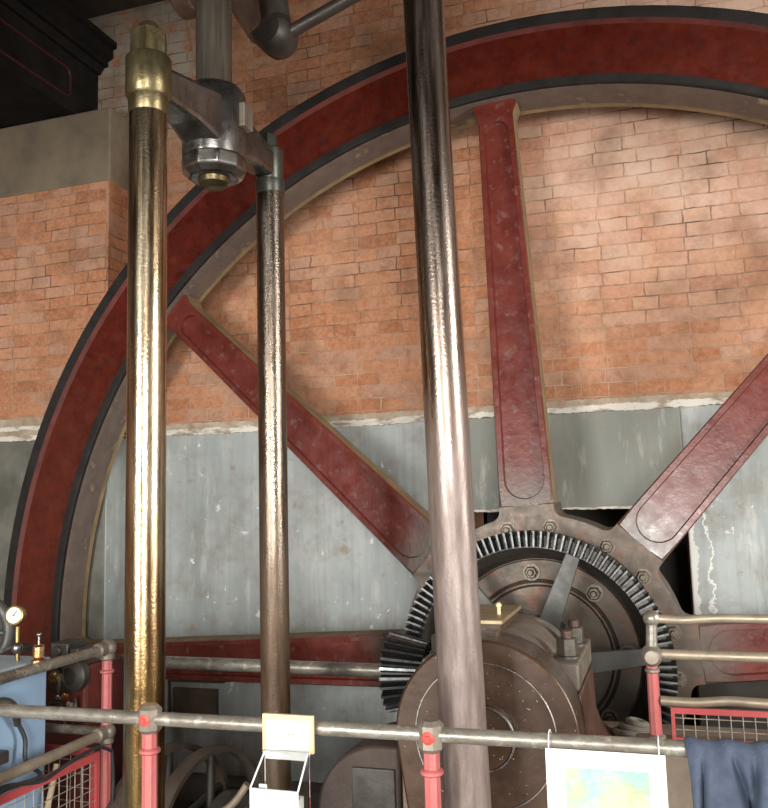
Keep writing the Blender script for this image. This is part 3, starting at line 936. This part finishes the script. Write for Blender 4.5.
YR, ZR = 1.9, 1.072
fr = thing('front_railing', (-.9, YR, 0), 'grey tubular front handrail on two pink posts with faceted joints', 'railing')
obj('rail', tube(B(), smooth_path([(-2.04, YR, 1.066), (-1.25, YR, 1.071), (-.52, YR, 1.074), (.05, YR, 1.077), (.75, YR, 1.078)], 4), .0168, 24), 'rail', fr)
for x in (-1.255, -.521):
    p = obj('post', octo_post(B(), x, YR, 0, 1.05, .0205), 'pink', fr, 30)
    obj('collar', ring_collar(x, YR, .993, .0205), 'pink', p)
    bm = B(); cyl(bm, (x, YR, 1.036), (x, YR, 1.106), .030, n=8, ch=.010, phase=PI / 8)
    j = obj('joint', bm, 'joint', p, 20)
    bm = B(); lathe(bm, [(0, -.034), (.006, -.034), (.007, -.030), (.011, -.030), (.0155, -.027), (.0155, -.018), (0, -.018)], (x, YR, ZR), YAX, 20)
    obj('plug', bm, 'plug', j)

lr = thing('side_railing', (-2.04, 2.35, 0), 'pink posted side railing with two tan rails and red wire mesh beside blue box', 'railing')
p = obj('post', octo_post(B(), -2.04, 2.8, 0, 1.045, .0205), 'pink', lr, 30)
obj('collar', ring_collar(-2.04, 2.8, .985, .0205), 'pink', p)
for z in (1.071, .762):
    bm = B(); sphere(bm, (-2.04, 2.8, z), .034, 1, 20); cyl(bm, (-2.04, 2.735, z), (-2.04, 2.78, z), .027, n=16, ch=.006); cyl(bm, (-2.04, 2.8, z - .045), (-2.04, 2.8, z), .027, n=16, ch=.006)
    obj('joint', bm, 'joint', p)
obj('rail', tube(B(), [(-2.04, 1.9, 1.066), (-2.04, 2.8, 1.071)], .0185, 20), 'rail', lr)
obj('rail', tube(B(), smooth_path([(-2.04, 1.9, .765), (-2.04, 2.3, .758), (-2.04, 2.8, .762)]), .0185, 20), 'rail_tan', lr)
obj('rail', tube(B(), [(-3.1, 2.8, .762), (-2.04, 2.8, .762)], .017, 20), 'rail', lr)

def mesh_panel(parent, fn, u0, u1, z0, z1, step, bar=.014):
    bm = B()
    prism(bm, [(u0, z1 - bar * 1.6), (u1, z1 - bar * 1.6), (u1, z1), (u0, z1)], fn, -.006, .006)
    prism(bm, [(u0, z0), (u1, z0), (u1, z0 + bar), (u0, z0 + bar)], fn, -.006, .006)
    prism(bm, [(u0, z0 + bar), (u0 + bar, z0 + bar), (u0 + bar, z1 - bar * 1.6), (u0, z1 - bar * 1.6)], fn, -.006, .006)
    prism(bm, [(u1 - bar, z0 + bar), (u1, z0 + bar), (u1, z1 - bar * 1.6), (u1 - bar, z1 - bar * 1.6)], fn, -.006, .006)
    pf = obj('mesh_frame', bm, 'pinkred', parent, 0)
    bm = B()
    u = u0 + step
    while u < u1:
        tube(bm, [fn(u, z0, 0), fn(u, z1, 0)], .0016, 6); u += step
    z = z0 + step
    while z < z1:
        tube(bm, [fn(u0, z, .002), fn(u1, z, .002)], .0016, 6); z += step
    obj('wire_mesh', bm, 'wire', pf)
mesh_panel(lr, lambda u, z, d: (-2.04 + d, u, z), 1.95, 2.755, .20, .705, .042, .017)
mesh_panel(lr, lambda u, z, d: (u, 2.8 + d, z), -3.05, -2.09, .20, .70, .05, .02)

tag(obj('stone_plinth', box(B(), -.115, .9, 2.71, 2.90, 0, .845), 'stone', None, 0, .012), 'tan and red-brown stone plinth under the short three-rail railing', 'plinth')
rr = thing('rear_railing', (.3, 2.8, .845), 'short three-rail tan railing with pink post and red mesh before the toothed ring', 'railing')
p = obj('post', octo_post(B(), -.049, 2.8, .845, 1.075, .0185), 'pink', rr, 30)
obj('post', octo_post(B(), .75, 2.8, .845, 1.075, .0215), 'pink', rr, 30)
obj('collar', ring_collar(-.049, 2.8, 1.058, .0175), 'joint', p)
obj('foot', ring_collar(-.049, 2.8, .86, .022), 'joint', p)
bm = B(); sphere(bm, (-.048, 2.8, 1.103), .033, 1.05, 20); lathe(bm, [(0, -.042), (.02, -.042), (.03, -.03), (.03, 0), (0, 0)], (-.048, 2.8, 1.103), YAX, 20)
obj('joint', bm, 'joint', p)
bm = B(); tube(bm, [(-.048, 2.8, 1.11), (-.042, 2.8, 1.215)], .017, 16); sphere(bm, (-.042, 2.8, 1.216), .026, 1, 16)
obj('extension', bm, 'rail', p)
obj('rail', tube(B(), smooth_path([(-.042, 2.8, 1.216), (.05, 2.8, 1.212), (.15, 2.8, 1.219), (.30, 2.8, 1.219), (.8, 2.8, 1.219)]), .0135, 16), 'rail_tan', rr)
obj('rail', tube(B(), smooth_path([(-.048, 2.8, 1.108), (.2, 2.8, 1.106), (.8, 2.8, 1.106)]), .0155, 16), 'rail_tan', rr)
obj('rail', tube(B(), smooth_path([(-.03, 2.8, .968), (.07, 2.8, .966), (.17, 2.8, .975), (.3, 2.8, .972), (.8, 2.8, .972)]), .0145, 16), 'rail_tan', rr)
mesh_panel(rr, lambda u, z, d: (u, 2.8 + d, z), -.002, .73, .850, .950, .034, .011)

# ------------------------------------------------------------------ things on the front rail
# clear display case with sloping front
cs = thing('display_case', (-.835, 1.77, 0), 'small clear acrylic case with white front standing below the white notice', 'case')
fx0, fx1, bx0, bx1 = -.892, -.778, -.884, -.782
bm = B(); box(bm, fx0, fx1, 1.735, 1.741, .80, .982)
obj('front_panel', bm, 'white', cs, 0)
obj('stand', box(B(), fx0 + .03, fx1 - .03, 1.745, 1.79, 0, .80), 'greypaint', cs, 0, .003)
bm = B(); box(bm, fx0, fx1, 1.741, 1.80, .80, .81)
obj('base', bm, 'white', cs, 0)
bm = B(); box(bm, fx0, fx1, 1.80, 1.806, .80, 1.045)
obj('back_panel', bm, 'acrylic', cs, 0)
for x in (fx0, fx1 - .004):
    bm = B(); prism(bm, [(1.741, .81), (1.80, .81), (1.80, 1.04), (1.741, .982)], lambda a, b, d: (d, a, b), x, x + .004)
    obj('side_panel', bm, 'acrylic', cs, 0)
bm = B()
for a, b_ in (((fx0, 1.738, .982), (fx0 + .004, 1.803, 1.042)), ((fx1, 1.738, .982), (fx1 - .004, 1.803, 1.042)),
              ((fx0 + .004, 1.803, 1.042), (fx1 - .004, 1.803, 1.042)), ((fx1 - .004, 1.803, 1.042), (fx1 - .002, 1.803, .95)), ((fx0 + .004, 1.803, 1.042), (fx0 + .004, 1.803, .95))):
    tube(bm, [a, b_], .0022, 6)
obj('polished_edge', bm, 'white', cs)
bm = B(); box(bm, fx0 + .012, fx1 - .012, 1.75, 1.792, .81, .955); box(bm, fx0 + .012, fx0 + .03, 1.756, 1.76, .93, .985)
tag(obj('leaflet', bm, 'white', None, 0), 'white leaflets held inside the clear acrylic case', 'leaflet')
nb = thing('notice_board', (-.85, 1.86, 1.03), 'cream backing board fixed in front of the handrail above the acrylic case', 'board')
obj('board', box(B(), -.925, -.795, 1.865, 1.876, 1.022, 1.108), 'cream', nb, 0, .002)
sg = tag(obj('notice_card', box(B(), -.914, -.806, 1.861, 1.865, 1.008, 1.096), 'white', None, 0), 'blank looking white notice card on the cream board', 'notice')
bm = B()
for x, w_ in ((-.856, .005), (-.850, .003), (-.845, .005)): box(bm, x, x + w_ * .9, 1.8604, 1.861, 1.064, 1.0665)
obj('print', bm, 'ink', sg, 0)
for x in (-.905, -.817):
    obj('screw', cyl(B(), (x, 1.8592, 1.084), (x, 1.861, 1.084), .0028, n=10), 'greypaint', sg)

po = thing('poster', (-.14, 1.878, .90), 'white sheet with pale blue and green picture hanging under the handrail', 'poster')
bm = B(); prism(bm, [(-.262, 1.067), (-.018, 1.067), (-.018, .90), (-.262, .90)], XZ, 1.876, 1.879)
obj('sheet', bm, 'white', po, 0)
bm = B(); box(bm, -.222, -.052, 1.8745, 1.876, .90, 1.031)
obj('picture', bm, 'art', po, 0)
for x in (-.254, -.030):
    bm = B(); torus(bm, (x, YR - .004, ZR + .002), (1, 0, 0), .026, .0012, 24, 6)
    obj('hanging_tie', bm, 'white', po)

# jacket over the rail
bm = B()
nu_, nv = 150, 50
grid = []
for i in range(nu_ + 1):
    u = i / nu_
    row = []
    for j in range(nv + 1):
        v = j / nv                                 # 0 back hem ... 1 front hem
        s = (v - .36) * .60                        # arc length from rail top, metres (front +)
        x = .022 + u * .36
        r = .0205 + .0018 * math.sin(u * 31 + .6) + .0008 * math.sin(u * 67)
        half = r * PI / 2
        if abs(s) < half:
            a = s / r
            y = YR - r * math.sin(a); z = 1.077 + r * math.cos(a)
        else:
            sg_ = 1 if s > 0 else -1
            d = abs(s) - half
            y = YR - sg_ * (r + .008 * min(1, d / .05)); z = 1.077 - d
        d = max(0, abs(s) - half * .5)
        g_ = min(1, d / .06)
        ph_ = u * 19 + 4.5 * d + .4
        cr_ = 0
        for uc, sl, wd, dp in ((.10, -.5, .020, .026), (.235, .9, .018, .034), (.37, -1.0, .022, .030), (.47, .5, .016, .030), (.62, -.4, .025, .03), (.8, .4, .025, .03)):
            cr_ += dp * math.exp(-((u - uc - sl * d * .55) / (wd * (1 + 2.5 * d))) ** 2)
        y -= (1 if s > 0 else -1) * (g_ * (.026 + .008 * math.sin(ph_)) - cr_ * min(1, max(0, d - .012) / .05)) * (1 if s > 0 else .4)
        x += g_ * .006 * math.cos(ph_)
        z -= .001 * (1 - g_) * (.5 + .5 * math.sin(u * 19 + 2.2)) * (1 if abs(s) > half * .3 else .3)
        x += .05 * d * (1 - u) * (1 if u < .3 else .6)
        z -= 0
        row.append(bm.verts.new((x, y, z)))
    grid.append(row)
for i in range(nu_):
    for j in range(nv):
        bm.faces.new((grid[i][j], grid[i + 1][j], grid[i + 1][j + 1], grid[i][j + 1]))
jk = obj('jacket', bm, 'denim', None, 80)
so = jk.modifiers.new('thick', 'SOLIDIFY'); so.thickness = .004; so.offset = 0
tag(jk, 'navy blue jacket draped in folds over the front handrail', 'jacket')

# ------------------------------------------------------------------ left corner: blue box, gauge, fittings
bl = thing('blue_cabinet', (-2.4, 2.2, .3), 'pale blue metal cabinet behind the side railing with black cable hanging on it', 'cabinet')
BX = -2.15
obj('body', box(B(), -2.6, BX, 1.55, 2.60, .30, 1.03), 'blue', bl, 0, .008)
obj('lid', box(B(), -2.61, BX + .008, 1.54, 2.61, 1.03, 1.07), 'bluetop', bl, 0, .006)
bm = B(); tube(bm, smooth_path([(BX + .02, 2.30, .955), (BX + .045, 2.34, .965), (BX + .05, 2.38, .94), (BX + .03, 2.42, .88)], 6), [.018, .02, .022, .024, .024, .024, .023, .022, .021, .02, .019, .018, .017, .016, .015, .014, .013, .012, .012][:19], 16)
obj('handle', bm, 'iron_dark', bl)
cb = B()
tube(cb, smooth_path([(BX + .03, 2.41, .90), (BX + .045, 2.44, .83), (BX + .06, 2.43, .76), (-2.005, 2.40, .725), (-2.0, 2.25, .735), (-2.0, 2.1, .728), (-2.0, 1.95, .735)], 8), .0075, 10)
tube(cb, smooth_path([(-2.0, 2.78, .70), (-2.0, 2.70, .735), (-2.0, 2.6, .735), (-2.0, 2.5, .722), (-2.0, 2.40, .71), (-2.01, 2.25, .74), (-2.0, 2.1, .75)], 8), .0065, 10)
tube(cb, smooth_path([(-2.0, 2.78, .70), (-2.0, 2.79, .6), (-2.003, 2.785, .4), (-2.0, 2.79, .1)], 8), .0065, 10)
tag(obj('cable', cb, 'cable'), 'black cables running along the lower side rail and down the pink post', 'cable')
bm = B(); box(bm, BX, BX + .055, 2.30, 2.36, .775, .815); box(bm, BX + .02, BX + .05, 2.25, 2.32, .74, .78)
obj('clamp', bm, 'iron_dark', bl, 0, .006)

# pressure gauge on its stem
ga = thing('pressure_gauge', (-2.36, 2.62, 1.05), 'round cream dial pressure gauge on a pipe above the blue cabinet', 'gauge')
gp = V((-2.222, 2.54, 1.226)); gd = V((.25, -.95, .12)).normalized()
bm = B(); lathe(bm, [(0, 0), (.016, 0), (.028, .012), (.034, .03), (.034, .05), (.029, .052), (.028, .05), (0, .05)], gp, gd, 36)
obj('case', bm, 'brass', ga)
bm = B(); lathe(bm, [(0, .0515), (.0275, .0515), (.0275, .049), (0, .049)], gp, gd, 32)
dl = obj('dial', bm, 'dialc', ga)
a_, u_, w_ = frame(gd)
bm = B(); tube(bm, [gp + gd * .053, gp + gd * .053 + (u_ * .6 + w_ * .8) * .020], .0016, 6); sphere(bm, gp + gd * .053, .004, 1, 10)
obj('needle', bm, 'ink', dl)
bm = B(); tube(bm, smooth_path([gp + gd * .02 - V((0, 0, .04)), gp + gd * .02 - V((0, 0, .08)), gp + gd * .02 + V((.004, 0, -.17))]), .0075, 12)
obj('stem', bm, 'brass', ga)
bm = B(); sphere(bm, gp + gd * .02 - V((0, 0, .115)), .02, 1.1, 16); tube(bm, [gp + gd * .02 - V((0, 0, .105)), gp + gd * .02 + V((-.06, 0, -.125))], .006, 10)
obj('stop_cock', bm, 'steel_head', ga)

lu = thing('lubricator', (-2.22, 2.60, 1.05), 'small copper lubricator cup with steel cap standing on the blue cabinet', 'lubricator')
bm = B(); lathe(bm, [(0, 1.07), (.026, 1.07), (.026, 1.08), (.014, 1.086), (.02, 1.09), (.02, 1.125), (.012, 1.133), (0, 1.133)], (-2.105, 2.5, 0), n=8)
obj('cup', bm, 'copper', lu, 30)
bm = B(); cyl(bm, (-2.105, 2.5, 1.13), (-2.105, 2.5, 1.16), .005, n=12); sphere(bm, (-2.105, 2.5, 1.167), .010, .7, 14)
obj('cap', bm, 'steel', lu)

# valve chest with brass fittings behind the cabinet
vg = thing('valve_chest', (-2.62, 3.15, 0), 'dull maroon valve chest crowded with pipes and brass fittings behind the blue cabinet', 'valve chest')
obj('chest', box(B(), -2.95, -2.325, 3.05, 3.32, 0, .95), 'dark_red', vg, 0, .015)
bm = B(); lathe(bm, [(0, 3.045), (.062, 3.045), (.07, 3.03), (.07, 3.0), (.045, 2.985), (.034, 2.985), (.03, 3.0), (0, 3.0)], (-2.365, 0, .915), YAX, 32)
obj('flange', bm, 'iron_dark', vg)
bm = B()
tube(bm, smooth_path([(-2.46, 3.0, .93), (-2.43, 2.98, .94), (-2.40, 2.97, .91), (-2.41, 2.97, .84)]), .013, 14)
tube(bm, smooth_path([(-2.45, 2.98, .80), (-2.41, 2.96, .815), (-2.37, 2.96, .80), (-2.36, 2.96, .70)]), .010, 12)
tube(bm, smooth_path([(-2.325, 2.98, .83), (-2.315, 2.97, .80), (-2.325, 2.97, .74), (-2.37, 2.97, .71)]), .008, 12)
obj('pipe', bm, 'iron_dark', vg)
for x, y, z, r, m_ in ((-2.415, 2.97, .912, .024, 'brass'), (-2.388, 2.96, .835, .013, 'steel'), (-2.355, 2.96, .845, .012, 'copper'), (-2.334, 2.96, .81, .013, 'cap'), (-2.395, 2.96, .765, .015, 'brass'), (-2.36, 2.96, .79, .011, 'steel')):
    bm = B()
    cyl(bm, (x - r, y, z), (x + r, y, z), r * .8, n=6, ch=.003); sphere(bm, (x, y - .01, z + r * .7), r * .6, 1, 12)
    obj('fitting', bm, m_, vg)
bm = B()
box(bm, -2.50, -2.33, 3.0, 3.2, .95, .985); box(bm, -2.45, -2.365, 2.98, 3.1, .985, 1.05); box(bm, -2.355, -2.315, 2.98, 3.1, .985, 1.03)
cyl(bm, (-2.41, 2.965, 1.02), (-2.41, 2.99, 1.02), .018, n=14); cyl(bm, (-2.335, 2.965, 1.005), (-2.335, 2.99, 1.005), .012, n=14)
obj('cover', bm, 'iron_dark', vg, 30, .004)
bm = B(); torus(bm, (-3.17, 3.3, 1.02), (.5, -1, .1), .17, .03, 40, 10)
for k in range(4):
    a, u, w = frame((.5, -1, .1))
    q = (u * math.cos(k * PI / 2) + w * math.sin(k * PI / 2)) * .16
    tube(bm, [V((-3.17, 3.3, 1.02)), V((-3.17, 3.3, 1.02)) + q], .014, 10)
cyl(bm, (-3.17, 3.3, 1.02), (-3.17, 3.36, .0), .03, n=14)
tag(obj('handwheel', bm, 'bar'), 'grey handwheel on a stand at the far left before the flywheel rim', 'handwheel')
bm = B(); tube(bm, smooth_path([(-2.115, 2.40, 0), (-2.11, 2.48, .30), (-2.10, 2.60, .70)]), .011, 10)
tag(obj('stick', bm, 'stick'), 'pale wooden stick leaning behind the red wire mesh of the side railing', 'stick')
tag(obj('switch_box', box(B(), -2.16, -2.02, 3.10, 3.16, .58, .73), 'greypaint', None, 0, .005), 'pale grey box seen just right of the side railing post', 'box')
tag(obj('switch_box_stand', box(B(), -2.12, -2.06, 3.11, 3.15, 0, .58), 'iron_dark', None, 0, .005), 'dark stand carrying the pale grey box behind the side railing', 'stand')

# ------------------------------------------------------------------ low machinery behind the front rail
pu = thing('belt_pulley', (-1.95, 3.2, .0), 'pair of brown pulley rims on a dark motor behind the first pink post', 'pulley')
for x, R, y, z in ((-1.93, .33, 3.05, .32), (-1.78, .30, 3.12, .33)):
    bm = B()
    lathe(bm, [(R, -.035), (R + .004, 0), (R, .035), (R - .018, .035), (R - .018, -.035)], (x, y, z), (1, -.25, 0), 56, True)
    rm = obj('pulley_rim', bm, 'hose', pu, 30)
    bm = B()
    for k in range(5):
        a, u, w = frame((1, -.25, 0))
        d_ = u * math.cos(k * 2 * PI / 5 + .3) + w * math.sin(k * 2 * PI / 5 + .3)
        tube(bm, [V((x, y, z)), V((x, y, z)) + d_ * (R - .01)], .018, 10)
    obj('pulley_spokes', bm, 'iron_dark', rm)
bm = B(); cyl(bm, (-2.1, 3.12, .33), (-1.5, 2.99, .33), .05, n=20); cyl(bm, (-1.72, 3.10, .33), (-1.5, 3.05, .33), .15, n=32, ch=.02)
obj('motor', bm, 'iron_dark', pu)
bm = B(); box(bm, -2.1, -1.45, 3.0, 3.3, 0, .17)
obj('bed', bm, 'iron_dark', pu, 0, .01)
bm = B()
tube(bm, smooth_path([(-1.74, 2.9, .41), (-1.58, 2.9, .49), (-1.50, 2.9, .58)]), .014, 12)
tag(obj('lever', bm, 'rail_tan'), 'thin tan lever leaning beside the pulley rims', 'lever')

bm = B()
pts = [(-1.24, 0)]
for i in range(25):
    a = math.radians(180 - 95 * i / 24)
    pts.append((-1.0 + .24 * math.cos(a), .50 + .235 * math.sin(a)))
pts += [(-.93, .735), (-.925, .72), (-.925, 0)]
ca_ = thing('gear_casing', (-1.04, 3.0, 0), 'dark brown round-shouldered casing low beside the crank', 'casing')
prism(bm, pts, XZ, 2.94, 3.30)
obj('shell', bm, 'casing', ca_, 30, .012)
obj('plate', box(B(), -1.10, -.94, 2.925, 2.94, .48, .66), 'iron_dark', ca_, 0, .004)
# shallow pipe frame on the wall
bm = B()
tube(bm, [(-2.93, 4.64, .30), (-2.93, 4.64, .545), (-2.55, 4.64, .55)], .012, 10)
box(bm, -2.9, -2.6, 4.63, 4.662, .30, .5)
tag(obj('pipe_frame', bm, 'iron'), 'thin pipe and dull plate fixed low on the grey wall under the flywheel spoke', 'pipe')

# ------------------------------------------------------------------ light and camera
def area(name, loc, rot, sx, sy, power, col):
    l = bpy.data.lights.new(name, 'AREA'); l.shape = 'RECTANGLE'; l.size = sx; l.size_y = sy
    l.energy = power; l.color = col
    o = bpy.data.objects.new(name, l); COL.objects.link(o); o.location = loc; o.rotation_euler = rot
    return o
DAY = (1.0, .975, .93)
for a, b, c, d in WB:
    area('window_daylight', ((a + b) / 2, -3.62, (c + d) / 2), (PI / 2, 0, 0), b - a, d - c, 330, DAY)
for a, b, c, d in WR:
    area('window_daylight', (4.52, (a + b) / 2, (c + d) / 2), (PI / 2, 0, PI / 2), b - a, d - c, 260, DAY)

w = bpy.data.worlds.new('world'); SC.world = w; w.use_nodes = True
w.node_tree.nodes['Background'].inputs[0].default_value = (.75, .85, 1, 1)
w.node_tree.nodes['Background'].inputs[1].default_value = .6

cam = bpy.data.cameras.new('camera'); co = bpy.data.objects.new('camera', cam); COL.objects.link(co)
yaw, pitch, roll, f = .3113, .116, -.0266, 837.07
fwd = V((-math.sin(yaw) * math.cos(pitch), math.cos(yaw) * math.cos(pitch), math.sin(pitch)))
rt = V((math.cos(yaw), math.sin(yaw), 0)); up = rt.cross(fwd)
rt2 = rt * math.cos(roll) + up * math.sin(roll); up2 = up * math.cos(roll) - rt * math.sin(roll)
mw = Matrix((rt2, up2, -fwd)).transposed().to_4x4(); mw.translation = V((0, 0, 1.6))
co.matrix_world = mw
cam.sensor_fit = 'VERTICAL'; cam.sensor_height = 24; cam.lens = f / 808 * 24
cam.clip_start = .05
SC.camera = co
vs = SC.view_settings
SC.display_settings.display_device = 'sRGB'
vs.view_transform = 'Standard'; vs.look = 'None'; vs.gamma = 1; vs.use_curve_mapping = False
vs.exposure = 0.18
